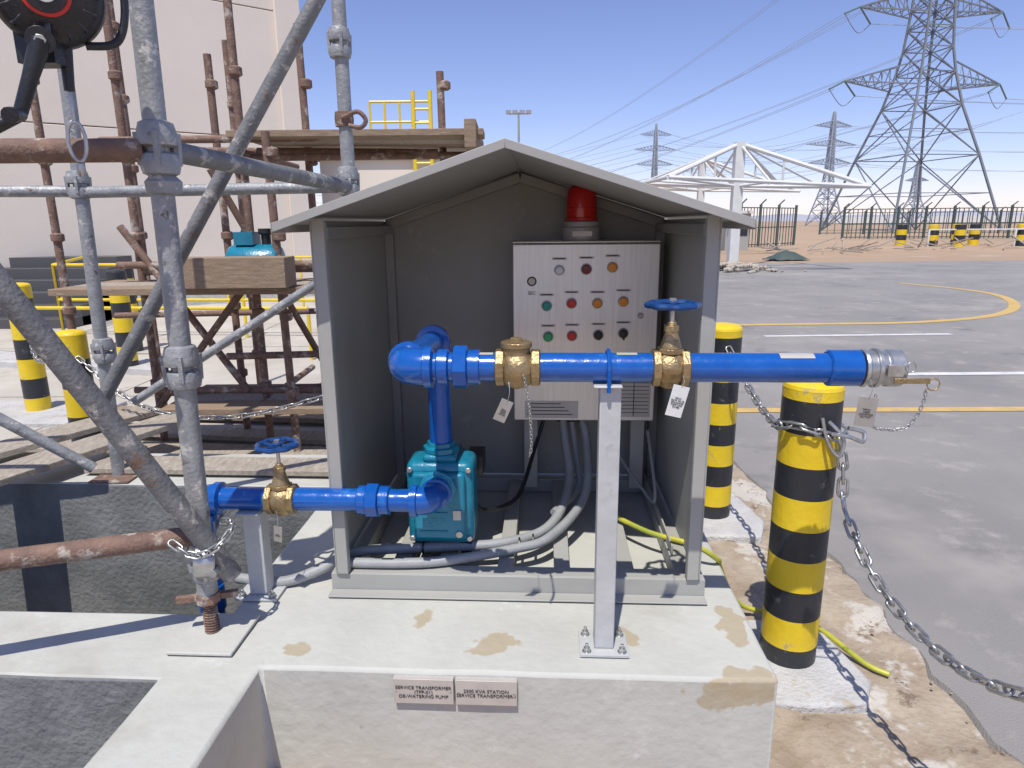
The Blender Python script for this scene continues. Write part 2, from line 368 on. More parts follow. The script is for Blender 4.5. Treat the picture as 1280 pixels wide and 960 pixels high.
slab(-.785,ez,pk,pz,ry0+.004,ry1,t);slab(pk,pz,.575,ez,ry0+.004,ry1,t)
slab(-.785,ez+.001,pk,pz+.001,ry0,ry0+.0035,.026);slab(pk,pz+.001,.575,ez+.001,ry0,ry0+.0035,.026)
rf.box((-.789,ry0,ez-.028),(-.7855,ry1,ez+.001));rf.box((.5755,ry0,ez-.028),(.579,ry1,ez+.001))
rf.done()
fr=B('base_frame',[m_encl],en,RL,bevel=.002)
X0,X1,Y0,Y1=-.745,.54,2.05,3.06
fr.box((X0,Y0+.03,.356),(X1,Y0+.036,.42));fr.box((X0,Y0-.02,.3565),(X1,Y0+.029,.362));fr.box((X0,Y0+.0365,.414),(X1,Y0+.10,.4205))
fr.box((X0,Y0+.105,.356),(X0+.075,Y1,.42));fr.box((X1-.09,Y0+.105,.356),(X1,Y1,.42));fr.box((X0+.08,Y1-.075,.356),(X1-.095,Y1,.42))
for xs,ww in ((-.55,.06),(-.385,.06),(-.17,.055),(.03,.055),(.25,.06)):
    fr.box((xs,Y0+.105,.37),(xs+ww,Y1-.08,.417))
fr.box((X1-.085,Y0+.2,.4225),(X1-.078,Y1,.46))
fr.done()
# ------------------------------------------------------------ control panel
cp=empty('control_panel')
b=B('cabinet',[m_ss,m_ssdark],cp,RL,bevel=.004)
px0,px1,pz0,pz1=-.14,.462,.765,1.515;py=2.80
b.box((px0+.012,py+.02,pz0+.004),(px1-.012,3.0,pz1-.004),0);b.box((px0,py,pz0),(px1,py+.018,pz1),0);b.box((px0-.002,py+.005,pz1+.003),(px1+.002,3.0,pz1+.012),0)
b.done()
X=lambda px:px0+(px-641)*(px1-px0)/175.; Z=lambda y:pz1-(y-308)*(pz1-pz0)/214.
b=B('buttons',[m_wht,m_dred,m_org,m_tealb,m_redb,m_grn,m_blkp,m_ssdark,m_label,m_ink],cp,RL)
for x,y,mi,r in [(697,338,0,.017),(729,337,1,.019),(760,335,2,.018),(682,380,3,.018),(712,377,4,.018),(743,377,2,.018),(774,375,2,.018),(684,417,5,.018),(713,416,4,.018),(745,415,6,.018),(775,413,6,.018)]:
    b.lathe((X(x),py,Z(y)),(0,-1,0),[(0,r+.004),(.006,r+.004),(.008,r+.002)],7,24)
    b.lathe((X(x),py-.007,Z(y)),(0,-1,0),[(0,r),(.008,r),(.012,r*.8),(.013,r*.3)],mi,24)
    b.box((X(x)-.03,py-.002,Z(y-13)-.004),(X(x)+.03,py-.0005,Z(y-13)+.006),8)
    b.box((X(x)-.024,py-.0028,Z(y-13)-.001),(X(x)+.022,py-.0021,Z(y-13)+.003),9)
for x in (745,775):
    b.box((X(x)-.004,py-.035,Z(415)-.016),(X(x)+.004,py-.02,Z(415)+.016),6)
for x,y in ((795,392),(795,445)): b.lathe((X(x),py,Z(y)),(0,-1,0),[(0,.012),(.006,.012),(.012,.009)],7,16)
b.lathe((X(664),py,Z(351)),(0,-1,0),[(0,.02),(.0012,.02)],9,24);b.lathe((X(664),py-.0013,Z(351)),(0,-1,0),[(0,.014),(.0012,.014)],8,24)
b.box((X(655),py-.002,Z(519)),(X(722),py-.0005,Z(497)),8);
for k in range(4): b.box((X(658),py-.003,Z(501+k*4.5)),(X(700+k*5),py-.0022,Z(500+k*4.5)),9)
b.box((X(770),py-.002,Z(517)),(X(811),py-.0005,Z(470)),8)
for k in range(9): b.box((X(772),py-.003,Z(474+k*4.7)),(X(809),py-.0022,Z(473.3+k*4.7)),9)
b.box((X(790),py-.003,Z(516)),(X(791),py-.0022,Z(473)),9)
b.box((X(740),py-.002,Z(470)),(X(760),py-.0005,Z(455)),8)
b.done()
text('SEC',L(X(664),py-.003,Z(365)),.02,m_ink,cp)
b=B('legs',[m_encl],cp,RL,bevel=.002)
for x in (X(662),X(800)):
    b.box((x-.03,2.88,.421),(x+.03,2.886,pz0));b.box((x-.03,2.887,.421),(x-.024,2.93,pz0));b.box((x+.024,2.887,.421),(x+.03,2.93,pz0))
b.done()
bc=B('warning_beacon',[m_cgrey,m_red,m_label],M=RL)
bx,by=.145,2.9
bc.lathe((bx,by,pz1+.012),(0,0,1),[(0,.078),(.01,.082),(.05,.082),(.058,.075),(.075,.075),(.08,.066)],0,32)
bc.lathe((bx,by,pz1+.092),(0,0,1),[(0,.067),(.012,.069),(.014,.064),(.045,.064),(.047,.066),(.052,.066),(.054,.063),(.09,.062),(.12,.058),(.137,.046),(.145,.025),(.147,.0)],1,32)
bc.box((bx-.04,by-.084,pz1+.03),(bx+.04,by-.0815,pz1+.05),2)
bc.done()
cd=B('conduit',[m_hose,m_blkp],M=RL)
cd.path(cat([(.07,2.9,.77),(.085,2.86,.66),(.10,2.7,.52),(.02,2.42,.455),(-.15,2.28,.445),(-.4,2.24,.445),(-.69,2.2,.44),(-.80,2.15,.40),(-.93,2.10,.372),(-1.1,2.12,.372)],8),.019,0,12)
cd.path(cat([(.155,2.9,.77),(.18,2.84,.64),(.16,2.6,.5),(.02,2.33,.45),(-.12,2.235,.443),(-.4,2.13,.443),(-.7,2.12,.44)],8),.018,0,12)
cd.path(cat([(.11,2.92,.77),(.13,2.88,.62),(.14,2.72,.49),(.03,2.5,.47)],8),.014,0,10)
cd.path(cat([(.0,2.92,.77),(-.05,2.85,.62),(-.12,2.6,.49),(-.25,2.45,.50),(-.28,2.4,.6)],8),.009,1,10)
cd.path(cat([(.3,2.95,.77),(.32,2.9,.6),(.42,2.7,.48),(.45,2.6,.5),(.44,2.8,.72)],8),.007,0,10)
for x in (.07,.155,.11): cd.lathe((x,2.9,.735),(0,0,1),[(0,.024),(.03,.024)],1,12)
for x,y in ((-.1,2.27),(-.45,2.235),(-.05,2.3)): cd.lathe((x,y,.445),(1,0,0),[(0,.026),(.006,.026)],1,12)
cd.done()
yc=B('earth_cable',[m_ycab])
yc.path(cat([L(.27,2.55,.44),L(.40,2.40,.437),L(.55,2.31,.432),L(.64,2.31,.375),(.80,2.37,.30),(.88,2.42,.13),(.97,2.44,.062),(1.12,2.40,.06),(1.2,2.3,.05),(1.27,2.13,.035),(1.33,2.07,.03)],8),.010,0,10)
yc.done()
# ------------------------------------------------------------ pump
pm=empty('water_pump')
b=B('casing',[m_teal,m_teald],pm,RL,bevel=.028)
b.box((-.495,2.20,.475),(-.255,2.36,.785),0)
b.done()
b=B('cover',[m_teal],pm,RL,bevel=.012)
b.box((-.468,2.172,.505),(-.282,2.203,.755),0);b.box((-.435,2.21,.780),(-.315,2.33,.81),0)
b.done()
b=B('fittings',[m_teal,m_teald,m_zinc,m_blkp],pm,RL,bevel=.002)
b.lathe((-.375,2.171,.705),(0,-1,0),[(0,.066),(.014,.066),(.016,.052),(.03,.048)],1,8)
b.lathe((-.375,2.27,.81),(0,0,1),[(0,.065),(.018,.065),(.02,.052),(.035,.05)],0,8)
b.lathe((-.375,2.345,.61),(0,1,0),[(0,.10),(.03,.10),(.032,.085),(.30,.085),(.31,.07)],0,28)
for k in range(14):
    a=2*math.pi*k/14;b.beam((-.375+.09*math.cos(a),2.40,.61+.09*math.sin(a)),(-.375+.09*math.cos(a),2.65,.61+.09*math.sin(a)),.006,.02,0)
for sx in (-.478,-.272):
    for sz in (.50,.76): b.lathe((sx,2.203,sz),(0,-1,0),[(0,.011),(.010,.011)],2,6)
b.box((-.48,2.24,.42),(-.44,2.34,.49),3);b.box((-.31,2.24,.42),(-.27,2.34,.49),3)
b.box((-.45,2.42,.42),(-.30,2.6,.53),0)
b.box((-.30,2.40,.66),(-.24,2.52,.74),3)
b.lathe((-.305,2.173,.53),(0,-1,0),[(0,.014),(.008,.014)],2,6)
b.beam((-.445,2.171,.54),(-.345,2.171,.54),.005,.006,0);b.beam((-.445,2.171,.61),(-.345,2.171,.61),.005,.006,0)
b.done()
text('PUMP',L(-.395,2.1705,.575),.034,m_teald,pm)
b=B('nameplate',[m_blkp,m_label],pm,RL)
b.box((-.325,2.168,.585),(-.297,2.1715,.62),1)
b.done()
# ------------------------------------------------------------ pipes
R=.040
dp=empty('discharge_pipe');pz_=1.215;py_=1.80
b=B('pipe',[m_blue],dp,RL)
b.path(rnd([(-.375,2.27,.82),(-.375,2.27,pz_),(-.40,py_,pz_),(-.14,py_,pz_)],.06,8),R,0,24)
b.tube((-.02,py_,pz_),(.29,py_,pz_),R,0,24);b.tube((.38,py_,pz_),(.80,py_,pz_),R,0,24)
def elbow(b,a,c,e,rad=.07,rr=.050):
    a=Vector(a);c=Vector(c);e=Vector(e);d1=(a-c).normalized();d2=(e-c).normalized()
    p=rnd([c+d1*rad,c,c+d2*rad],rad*.86,10);b.path(p,rr,0,24)
    b.lathe(c+d1*(rad-.012),d1,[(0,rr+.001),(.003,rr+.007),(.024,rr+.007),(.028,rr-.006)],0,24)
    b.lathe(c+d2*(rad-.012),d2,[(0,rr+.001),(.003,rr+.007),(.024,rr+.007),(.028,rr-.006)],0,24)
elbow(b,(-.375,2.27,1),(-.375,2.27,pz_),(-.40,py_,pz_));elbow(b,(-.375,2.27,pz_),(-.40,py_,pz_),(0,py_,pz_),.075,.051)
b.lathe((-.30,py_,pz_),(1,0,0),[(0,.045),(.004,.050),(.03,.050),(.034,.044)],0,24)
b.lathe((-.255,py_,pz_),(1,0,0),[(0,.052),(.003,.060),(.038,.060),(.042,.050)],0,8)
b.lathe((-.213,py_,pz_),(1,0,0),[(0,.049),(.03,.049),(.032,.04)],0,24)
b.lathe((.75,py_,pz_),(1,0,0),[(0,.044),(.004,.049),(.082,.049),(.086,.042)],0,24)
b.path([(.168,py_+.047*math.cos(t),pz_+.047*math.sin(t)) for t in [math.pi*k/12 for k in range(13)]],.006,0,8)
b.tube((.168,py_+.047,pz_),(.168,py_+.047,pz_-.06),.006,0,8);b.tube((.168,py_-.047,pz_),(.168,py_-.047,pz_-.06),.006,0,8)
b.done()
b=B('stickers',[m_label],dp,RL)
V=[];n=5
for k in range(n+1):
    t=math.radians(95+ k*7);V+=[(.62,py_+.0408*math.cos(t),pz_+.0408*math.sin(t)),(.71,py_+.0408*math.cos(t),pz_+.0408*math.sin(t))]
b.add(V,[(2*k,2*k+1,2*k+3,2*k+2) for k in range(n)])
for x0 in (.19,-.20):
    V=[]
    for k in range(4):
        t=math.radians(88+k*8);V+=[(x0,py_+.0408*math.cos(t),pz_+.0408*math.sin(t)),(x0+.055,py_+.0408*math.cos(t),pz_+.0408*math.sin(t))]
    b.add(V,[(2*k,2*k+1,2*k+3,2*k+2) for k in range(3)])
b.done()
def wheel(b,c,r,mi):
    c=Vector(c);pts=[]
    for k in range(64):
        t=2*math.pi*k/64;q=r*(1+.06*math.cos(8*t));pts.append(c+Vector((q*math.cos(t),q*math.sin(t),0)))
    b.path(pts,.0085,mi,8,closed=True)
    for k in range(5):
        t=2*math.pi*k/5+.3;b.path([c+Vector((.012*math.cos(t),.012*math.sin(t),-.006)),c+Vector((r*math.cos(t),r*math.sin(t),0))],[.007,.0055],mi,8)
    b.lathe(c+Vector((0,0,-.014)),(0,0,1),[(0,.014),(.02,.016),(.024,.010)],mi,16)
def gate(name,x,y,z,top,wr):
    e=empty(name);b=B('body',[m_brass],e,RL,bevel=.0015)
    b.lathe((x-.05,y,z),(1,0,0),[(0,.047),(.003,.052),(.022,.052),(.024,.043)],0,8,.39)
    b.lathe((x+.026,y,z),(1,0,0),[(0,.043),(.002,.052),(.021,.052),(.024,.047)],0,8,.39)
    b.lathe((x-.03,y,z),(1,0,0),[(0,.040),(.012,.046),(.03,.049),(.048,.046),(.06,.040)],0,24)
    b.lathe((x,y,z-.056),(0,0,1),[(0,.018),(.008,.03),(.03,.038),(.07,.036),(.085,.030),(.095,.028)],0,20)
    b.lathe((x,y,z+.040),(0,0,1),[(0,.037),(.014,.037)],0,6)
    b.lathe((x,y,z+.054),(0,0,1),[(0,.030),(.02,.024),(.035,.019),(.045,.018)],0,20)
    b.lathe((x,y,z+.098),(0,0,1),[(0,.021),(.018,.021)],0,6)
    b.lathe((x,y,z+.116),(0,0,1),[(0,.014),(.01,.011)],0,14)
    b.done()
    b=B('handwheel',[m_blued,m_zinc],e,RL);wheel(b,(x,y,top),wr,0)
    b.tube((x,y,z+.12),(x,y,top+.016),.006,1,10);b.lathe((x,y,top+.010),(0,0,1),[(0,.010),(.008,.010)],1,6);b.done();return e
gv=gate('gate_valve',.335,py_,pz_,1.385,.064)
cvb=B('check_valve',[m_brass],M=RL,bevel=.0015)
x=-.078
cvb.lathe((x-.062,py_,pz_),(1,0,0),[(0,.046),(.003,.052),(.024,.052),(.027,.044)],0,8,.39)
cvb.lathe((x+.035,py_,pz_),(1,0,0),[(0,.044),(.003,.052),(.024,.052),(.027,.046)],0,8,.39)
cvb.lathe((x-.037,py_,pz_-.004),(1,0,0),[(0,.043),(.012,.052),(.035,.057),(.058,.052),(.074,.043)],0,24)
cvb.lathe((x-.004,py_,pz_+.02),(0,0,1),[(0,.040),(.03,.038),(.036,.038)],0,24)
cvb.lathe((x-.004,py_,pz_+.056),(0,0,1),[(0,.043),(.014,.043),(.017,.036),(.0171,.02)],0,24)
cvb.lathe((x-.004,py_,pz_+.07),(0,0,1),[(0,.018),(.012,.018)],0,6)
cvb.done()
cl=empty('hose_coupling')
b=B('coupling',[m_zinc,m_brass],cl,RL,bevel=.001)
b.lathe((.838,py_,pz_),(1,0,0),[(0,.050),(.008,.052),(.014,.047),(.03,.047),(.032,.053),(.042,.053),(.044,.046),(.06,.045),(.066,.050),(.10,.050),(.106,.044)],0,28)
b.box((.885,py_-.058,pz_-.012),(.925,py_-.049,pz_+.02),0);b.box((.885,py_+.049,pz_-.012),(.925,py_+.058,pz_+.02),0)
b.box((.90,py_-.066,pz_-.028),(.99,py_-.059,pz_-.014),1);b.box((.90,py_+.059,pz_-.03),(.985,py_+.066,pz_-.016),1)
b.path([(1.0+.016*math.cos(t),py_-.062,pz_-.03+.016*math.sin(t)) for t in [2*math.pi*k/16 for k in range(16)]],.002,1,6,closed=True)
b.path([(.945+.013*math.cos(t),py_-.05,pz_+.012+.013*math.sin(t)) for t in [2*math.pi*k/16 for k in range(16)]],.002,0,6,closed=True)
b.done()
chain('dust_cap_chain',[L(.985,py_-.06,pz_-.04),L(.98,py_-.06,pz_-.09),L(.95,py_-.06,pz_-.145),L(.90,py_-.055,pz_-.155),L(.86,py_-.05,pz_-.14),L(.865,py_-.05,pz_-.06)],.010,.0035,.0013,mt=m_chain,parent=cl)
def tag(x,y,z,w,h,rot,m,txt,hang):
    e=empty('valve_tag');b=B('plate',[m,m_ink,m_zinc],e,bevel=.0008)
    Rm=RL.to_3x3()@Matrix.Rotation(math.radians(rot[1]),3,'Z')@Matrix.Rotation(math.radians(rot[0]),3,'Y')
    c=L(x,y,z)
    b.box(c-Vector((w/2,.0008,h/2)),c+Vector((w/2,.0008,h/2)),0,R=Rm,c=c)
    top=c+Rm@Vector((0,-.001,h/2-.004))
    b.path(cat([top,(top+L(*hang))/2+Vector((.004,-.006,.0)),L(*hang)],5),.0012,2,6);b.done()
    o=text(txt,c+Rm@Vector((0,-.0018,-.004)),w*.145,m_ink,e)
    o.rotation_euler=(Rm@Matrix.Rotation(math.radians(90),3,'X')).to_euler()
tag(-.115,py_-.07,pz_-.105,.034,.062,(25,10),m_tag,'TPP-01\nCHECK\nVALVE\nNRV-002',(-.10,py_-.056,pz_-.03))
tag(.345,py_-.075,pz_-.075,.044,.085,(14,5),m_white,'TPP-01\nGATE VALVE\nDISCHARGE\nPUMP LINE\nGV-002',(.36,py_-.056,pz_-.01))
tag(.84,py_-.06,pz_-.105,.048,.08,(4,-10),m_tag,'TPP-01\nHOSE\nCOUPLING\nOUTLET',(.845,py_-.052,pz_-.02))
chain('tag_chain',[L(-.06,py_-.058,pz_-.01),L(-.045,py_-.06,pz_-.1),L(-.04,py_-.055,pz_-.2),L(-.045,py_-.055,pz_-.24)],.010,.0035,.0013)
def support(name,x,y,ztop,w,ang=False):
    e=empty(name);b=B('post',[m_steelp],e,RL,bevel=.003)
    b.box((x-w/2,y-w/2,.364),(x+w/2,y+w/2,ztop));b.box((x-.047,y-.05,ztop+.001),(x+.03,y+.05,ztop+.007));b.done()
    b=B('base_plate',[m_steelp,m_zinc],e,RL,bevel=.002)
    b.box((x-.072,y-.06,.3545),(x+.072,y+.06,.363),0)
    for sx in (-.052,.052):
        for sy in (-.042,.042):
            b.lathe((x+sx,y+sy,.3635),(0,0,1),[(0,.014),(.002,.014)],1,14);b.lathe((x+sx,y+sy,.3658),(0,0,1),[(0,.0105),(.010,.0105)],1,6);b.lathe((x+sx,y+sy,.37),(0,0,1),[(0,.005),(.018,.005)],1,10)
    b.done()
support('pipe_support',.175,1.80,1.166,.058)
support('pipe_support',-.985,2.06,.662,.062)
sp=empty('suction_pipe');sz=.705;sy=2.06
b=B('pipe',[m_blue],sp,RL)
b.path(rnd([(-1.17,sy,-.6),(-1.17,sy,sz),(-.93,sy,sz)],.07,8),R*.95,0,24)
b.path(rnd([(-.84,sy,sz),(-.375,sy,sz),(-.375,2.17,sz)],.055,8),R*.95,0,24)
elbow(b,(-.5,sy,sz),(-.375,sy,sz),(-.375,2.2,sz),.06,.047);elbow(b,(-1.17,sy,0),(-1.17,sy,sz),(-1,sy,sz),.065,.048)
b.lathe((-.625,sy,sz),(1,0,0),[(0,.044),(.004,.049),(.03,.049)],0,24);b.lathe((-.595,sy,sz),(1,0,0),[(0,.050),(.003,.058),(.04,.058),(.044,.048)],0,8);b.lathe((-.55,sy,sz),(1,0,0),[(0,.048),(.03,.048),(.034,.04)],0,24)
b.lathe((-1.17,sy,.38),(0,0,-1),[(0,.045),(.09,.045)],0,20)
b.done()
gate('gate_valve',-.885,sy,sz,sz+.19,.062)
tag(-.885,sy-.06,sz-.10,.032,.056,(6,-15),m_tag,'TPP-01\nSUCTION',(-.885,sy-.055,sz-.02))

# ------------------------------------------------------------ scaffold (foreground)
sc=empty('scaffold')
G=B('galvanised_tubes',[m_galv,m_rust,m_chain,m_zinc,m_galvd,m_plinth],sc)
T=.030
def cup(b,x,y,z,mi=0,s=1.0,r=T):
    b.lathe((x,y,z-.055*s),(0,0,1),[(0,r+.002),(.006*s,r+.014*s),(.03*s,r+.02*s),(.05*s,r+.014*s),(.055*s,r+.006)],mi,20)
    b.lathe((x,y,z+.012*s),(0,0,1),[(0,r+.007),(.004*s,r+.017*s),(.025*s,r+.02*s),(.055*s,r+.012*s),(.06*s,r+.002)],mi,14)
    for k in range(4):
        a=k*math.pi/2+.4;b.beam((x+(r+.013*s)*math.cos(a),y+(r+.013*s)*math.sin(a),z-.03*s),(x+(r+.016*s)*math.cos(a),y+(r+.016*s)*math.sin(a),z+.045*s),.016*s,.012*s,mi)
s1=(-.945,1.865);s2=(-.73,3.15);s3=(-2.02,3.24)
G.tube((s1[0],s1[1],.50),(s1[0]+.02,s1[1]+.03,3.3),T,0,20)
for z in (1.20,.60): cup(G,s1[0]+.005,s1[1]+.008,z)
cup(G,s1[0]+.012,s1[1]+.014,1.79,0,1.1)
G.lathe((s1[0]+.013,s1[1]+.016,1.68),(0,0,1),[(0,T+.002),(.006,T+.014),(.035,T+.017),(.05,T+.003)],0,20)
G.lathe((s1[0],s1[1],.35),(0,0,1),[(0,.019),(.16,.019)],1,14)
for k in range(16): G.lathe((s1[0],s1[1],.367+k*.009),(0,0,1),[(0,.018),(.003,.023),(.006,.018)],1,14)
G.lathe((s1[0],s1[1],.47),(0,0,1),[(0,.036),(.03,.036)],1,8);G.beam((s1[0]-.09,s1[1]-.02,.485),(s1[0]+.08,s1[1]+.03,.48),.018,.018,1)
G.tube((s2[0],s2[1],.36),(s2[0]+.01,s2[1],3.9),T,0,18)
for z in (2.35,1.78,2.9,1.1): cup(G,s2[0],s2[1],z,0)
G.lathe((s2[0],s2[1],2.02),(0,0,1),[(0,.04),(.03,.043),(.06,.04)],1,12);G.path(cat([(s2[0],s2[1]-.04,2.05),(s2[0]+.07,s2[1]-.05,2.075),(s2[0]+.105,s2[1]-.05,2.04),(s2[0]+.08,s2[1]-.05,2.01),(s2[0]+.03,s2[1]-.05,2.02)],5),.010,1,8)
G.tube((s3[0],s3[1],.36),(s3[0]+.05,s3[1],2.9),T,0,18)
for z in (1.78,1.0,2.4): cup(G,s3[0]+.02,s3[1],z)
G.box((s3[0]-.1,s3[1]-.1,.354),(s3[0]+.1,s3[1]+.1,.362),1)
G.tube((-2.05,1.49,1.76),(s1[0]-.02,s1[1]-.0,1.795),T,1,18)
G.tube((s1[0]+.01,s1[1]+.03,1.80),(s2[0],s2[1]-.03,1.765),T*.95,4,18)
G.tube((s3[0]+.03,s3[1],1.755),(s2[0]-.03,s2[1],1.765),.026,0,16)
G.tube((-4.0,2.75,1.76),(s3[0]-.03,s3[1],1.76),.026,0,16)
G.tube((-2.1,1.46,.715),(s1[0]-.02,s1[1],.69),T,1,18)
G.tube((-1.56,1.32,2.40),(-.865,1.87,.555),T*1.02,4,18)
G.tube((-.45,2.75,2.80),(-1.74,2.72,.86),.029,4,16)
G.tube((-.70,3.35,1.48),(-1.95,3.35,.72),.022,0,14)
G.tube((-3.2,2.6,1.55),(-2.05,3.1,.45),.026,0,14)
G.lathe((-.925,1.84,.625),(.7,.2,-.1),[(-.03,.05),(-.026,.055),(.026,.055),(.03,.05)],2,14)
G.lathe((-.89,1.845,.60),(0,-1,0),[(0,.014),(.05,.014)],3,6)
G.done()
bp=B('base_plate',[m_plinth],sc,RL,bevel=.003)
bp.box((-1.13,1.70,.3555),(-.93,1.91,.366));bp.done()
chain('scaffold_chain',[(-1.0,1.80,.70),(-.93,1.79,.66),(-.86,1.81,.69),(-.85,1.88,.72),(-.92,1.92,.71)],.03,.010,.0038)
pl=B('timber_planks',[m_woodg,m_wood],bevel=.004)
def board(x0,y0,x1,y1,z,w,t=.035,mi=0):
    d=Vector((x1-x0,y1-y0)).normalized();nn=Vector((-d.y,d.x))*w/2
    pl.poly([(x0+nn.x,y0+nn.y),(x0-nn.x,y0-nn.y),(x1-nn.x,y1-nn.y),(x1+nn.x,y1+nn.y)],z,z+t,mi)
board(-2.65,2.55,-2.05,4.0,.43,.23);board(-3.1,2.9,-2.4,4.3,.40,.23);board(-2.2,3.35,-.5,3.25,.365,.2,.03)
board(-3.6,4.55,-1.0,4.25,.08,.22);board(-3.2,5.0,-.8,4.6,.06,.22);board(-2.6,3.8,-.7,3.9,.12,.23,.04,1)
board(-4.2,3.9,-3.0,3.7,.10,.25);board(-3.4,5.5,-1.0,5.2,.05,.22,.04,1);board(-3.0,6.1,-1.2,5.7,.05,.22)
pl.done()
# ------------------------------------------------------------ rusty scaffold (behind)
rs=empty('scaffold')
H=B('rusty_tubes',[m_rust],rs)
for x,y,zt in ((-1.7,4.5,4.2),(-2.5,4.6,4.2),(-2.02,4.9,2.72),(-1.38,4.9,2.9),(-.45,5.0,2.62),(-1.45,4.3,2.15),(-2.9,5.4,3.9),(-2.2,5.7,3.0),(-3.1,4.7,3.4)):
    H.tube((x,y,.03),(x-.03 if x>-1.6 else x-.01,y,zt),.026,0,12)
    for z in (.5,1.0,1.5,2.0,2.5,3.0):
        if z<zt-.1: H.lathe((x,y,z),(0,0,1),[(0,.028),(.01,.042),(.05,.042),(.06,.028)],0,12)
for z in (.45,1.30,2.08):
    H.tube((-2.5,4.6,z),(-.5,4.9,z),.024,0,12);H.tube((-2.6,4.5,z+.05),(-1.2,4.45,z+.05),.024,0,12)
    H.tube((-1.7,4.4,z-.03),(-1.7,5.6,z-.03),.024,0,12)
H.tube((-3.2,5.4,.9),(-1.4,5.6,.9),.024,0,12);H.tube((-1.9,4.4,.75),(-.9,4.5,.75),.024,0,12)
H.tube((-1.9,4.45,1.95),(-1.35,4.9,.5),.024,0,12)
H.tube((-1.75,4.5,2.02),(-.3,5.0,2.07),.024,0,12)
H.tube((-2.55,4.5,1.6),(-1.8,4.45,.5),.024,0,12);H.tube((-1.75,4.42,1.2),(-2.6,4.5,.2),.024,0,12)
H.done()
D=B('boards',[m_wood,m_woodg],rs,bevel=.003)
for k in range(5): D.box((-1.72+.05*k,4.30+.235*k,2.12),(-.16-.03*k,4.525+.235*k,2.16),k%2)
for k in range(3): D.box((-2.75,4.0+.24*k,1.20),(-1.10,4.225+.24*k,1.24),k%2)
D.box((-2.0,3.9,1.245),(-1.30,4.1,1.42),0)
for k in range(3): D.box((-2.3,4.2+.24*k,.40),(-1.0,4.425+.24*k,.44),k%2)
D.box((-.27,4.2,2.04),(-.20,5.4,2.20),0)
D.done()
tk=B('air_compressor',[m_teal,m_blkp]);tk.lathe((-1.80,4.35,1.36),(1,0,0),[(0,.06),(.02,.11),(.05,.125),(.30,.125),(.33,.11),(.35,.06)],0,24);tk.box((-1.73,4.28,1.48),(-1.61,4.42,1.56),0);tk.lathe((-1.55,4.35,1.48),(0,0,1),[(0,.03),(.06,.03),(.07,.045),(.10,.045)],1,14)
for x in (-1.75,-1.53): tk.box((x-.015,4.27,1.243),(x+.015,4.43,1.29),1)
tk.done()

# ------------------------------------------------------------ lifeline reel (upper left)
rl=empty('lifeline_reel');c=Vector((-1.03,1.66,2.105))
fw=Vector((.45,-.85,-.15)).normalized()
b=B('housing',[m_blkp,m_redb,m_white,m_zinc,m_galv],rl,bevel=.001)
b.lathe(c-fw*.05,fw,[(0,.09),(.01,.108),(.03,.112),(.05,.105),(.055,.112),(.085,.110),(.10,.098),(.105,.09)],0,48)
b.lathe(c+fw*.055,fw,[(0,.050),(.004,.050)],1,40);b.lathe(c+fw*.060,fw,[(0,.042),(.003,.042)],0,40);b.lathe(c+fw*.064,fw,[(0,.022),(.003,.022)],2,24)
u,v=frame(fw)
for k in range(16):
    a=2*math.pi*k/16;o=c+fw*.05;b.tube(o+(u*math.cos(a)+v*math.sin(a))*.072,o+(u*math.cos(a)+v*math.sin(a))*.100,.006,0,8)
rt=Vector((.86,.45,.0)).normalized();up=Vector((0,0,1))
b.path(cat([c+rt*.08+up*.09,c+rt*.14+up*.08,c+rt*.15-up*.01,c+rt*.125-up*.085,c+rt*.06-up*.10],8),.009,0,10)
b.box(tuple(c-rt*.03-up*.15-Vector((.035,.03,.0))),tuple(c-rt*.03-up*.07+Vector((.05,.03,.0))),0)
k0=c-rt*.02-up*.10+fw*.07
b.lathe(k0-fw*.01,fw,[(0,.028),(.02,.028)],0,20);b.lathe(k0+fw*.011,fw,[(0,.012),(.008,.012)],3,6)
k1=k0-rt*.06-up*.155
b.path([k0,k0.lerp(k1,.5),k1],[.021,.016,.014],0,12)
b.path([k1,k1-rt*.05-up*.03],[.014,.014],0,12);b.path([k1,k1+fw*.07-rt*.01],[.015,.017],0,12)
q=c-rt*.01
b.tube(q+rt*.03-up*.09,q+rt*.025-up*.20,.015,0,12,.011)
b.tube(q+rt*.025-up*.20,q+rt*.025-up*.27,.004,3,8)
hk=q+rt*.025-up*.31
b.path([hk+rt*.018*math.cos(t)+up*.045*math.sin(t) for t in [2*math.pi*k/18 for k in range(18)]],.0045,3,8,closed=True)
b.lathe(hk-up*.05,-up,[(0,.008),(.02,.010),(.03,.006)],3,12)
b.tube(c+up*.1,c+up*.8,.01,4,10)
b.done()
text('LIFELINE',c+fw*.0675,.008,m_ink,rl,rot=(math.radians(80),0,math.radians(28)))

# ------------------------------------------------------------ building
bd=empty('building')
A=Vector((-4.5,15.5,0));dr=Vector((-.79,-.61,0)).normalized();nr=Vector((.61,-.79,0)).normalized()
b=B('walls',[m_wall,m_joint],bd,bevel=.01)
def wbox(b,s0,s1,z0,z1,o0,o1,mi):
    V=[]
    for z in (z0,z1):
        for s_,o_ in ((s0,o0),(s1,o0),(s1,o1),(s0,o1)): V.append(A+dr*s_+nr*o_+Vector((0,0,z)))
    b.add(V,[(0,3,2,1),(4,5,6,7),(0,1,5,4),(1,2,6,5),(2,3,7,6),(3,0,4,7)],mi)
wbox(b,0,18,0,9.5,-6,-.1,1)
zs=[0,.9,3.4,5.9,9.5]
for i in range(6):
    for j in range(4):
        s0=i*3.0-.05; wbox(b,s0,s0+2.975,zs[j],zs[j+1]-.02,-.099,0 if i%2 else .002,0)
wbox(b,-.08,.45,0,9.5,.004,.10,0)
b.done()
b=B('annex_walls',[m_wall,m_joint],bd)
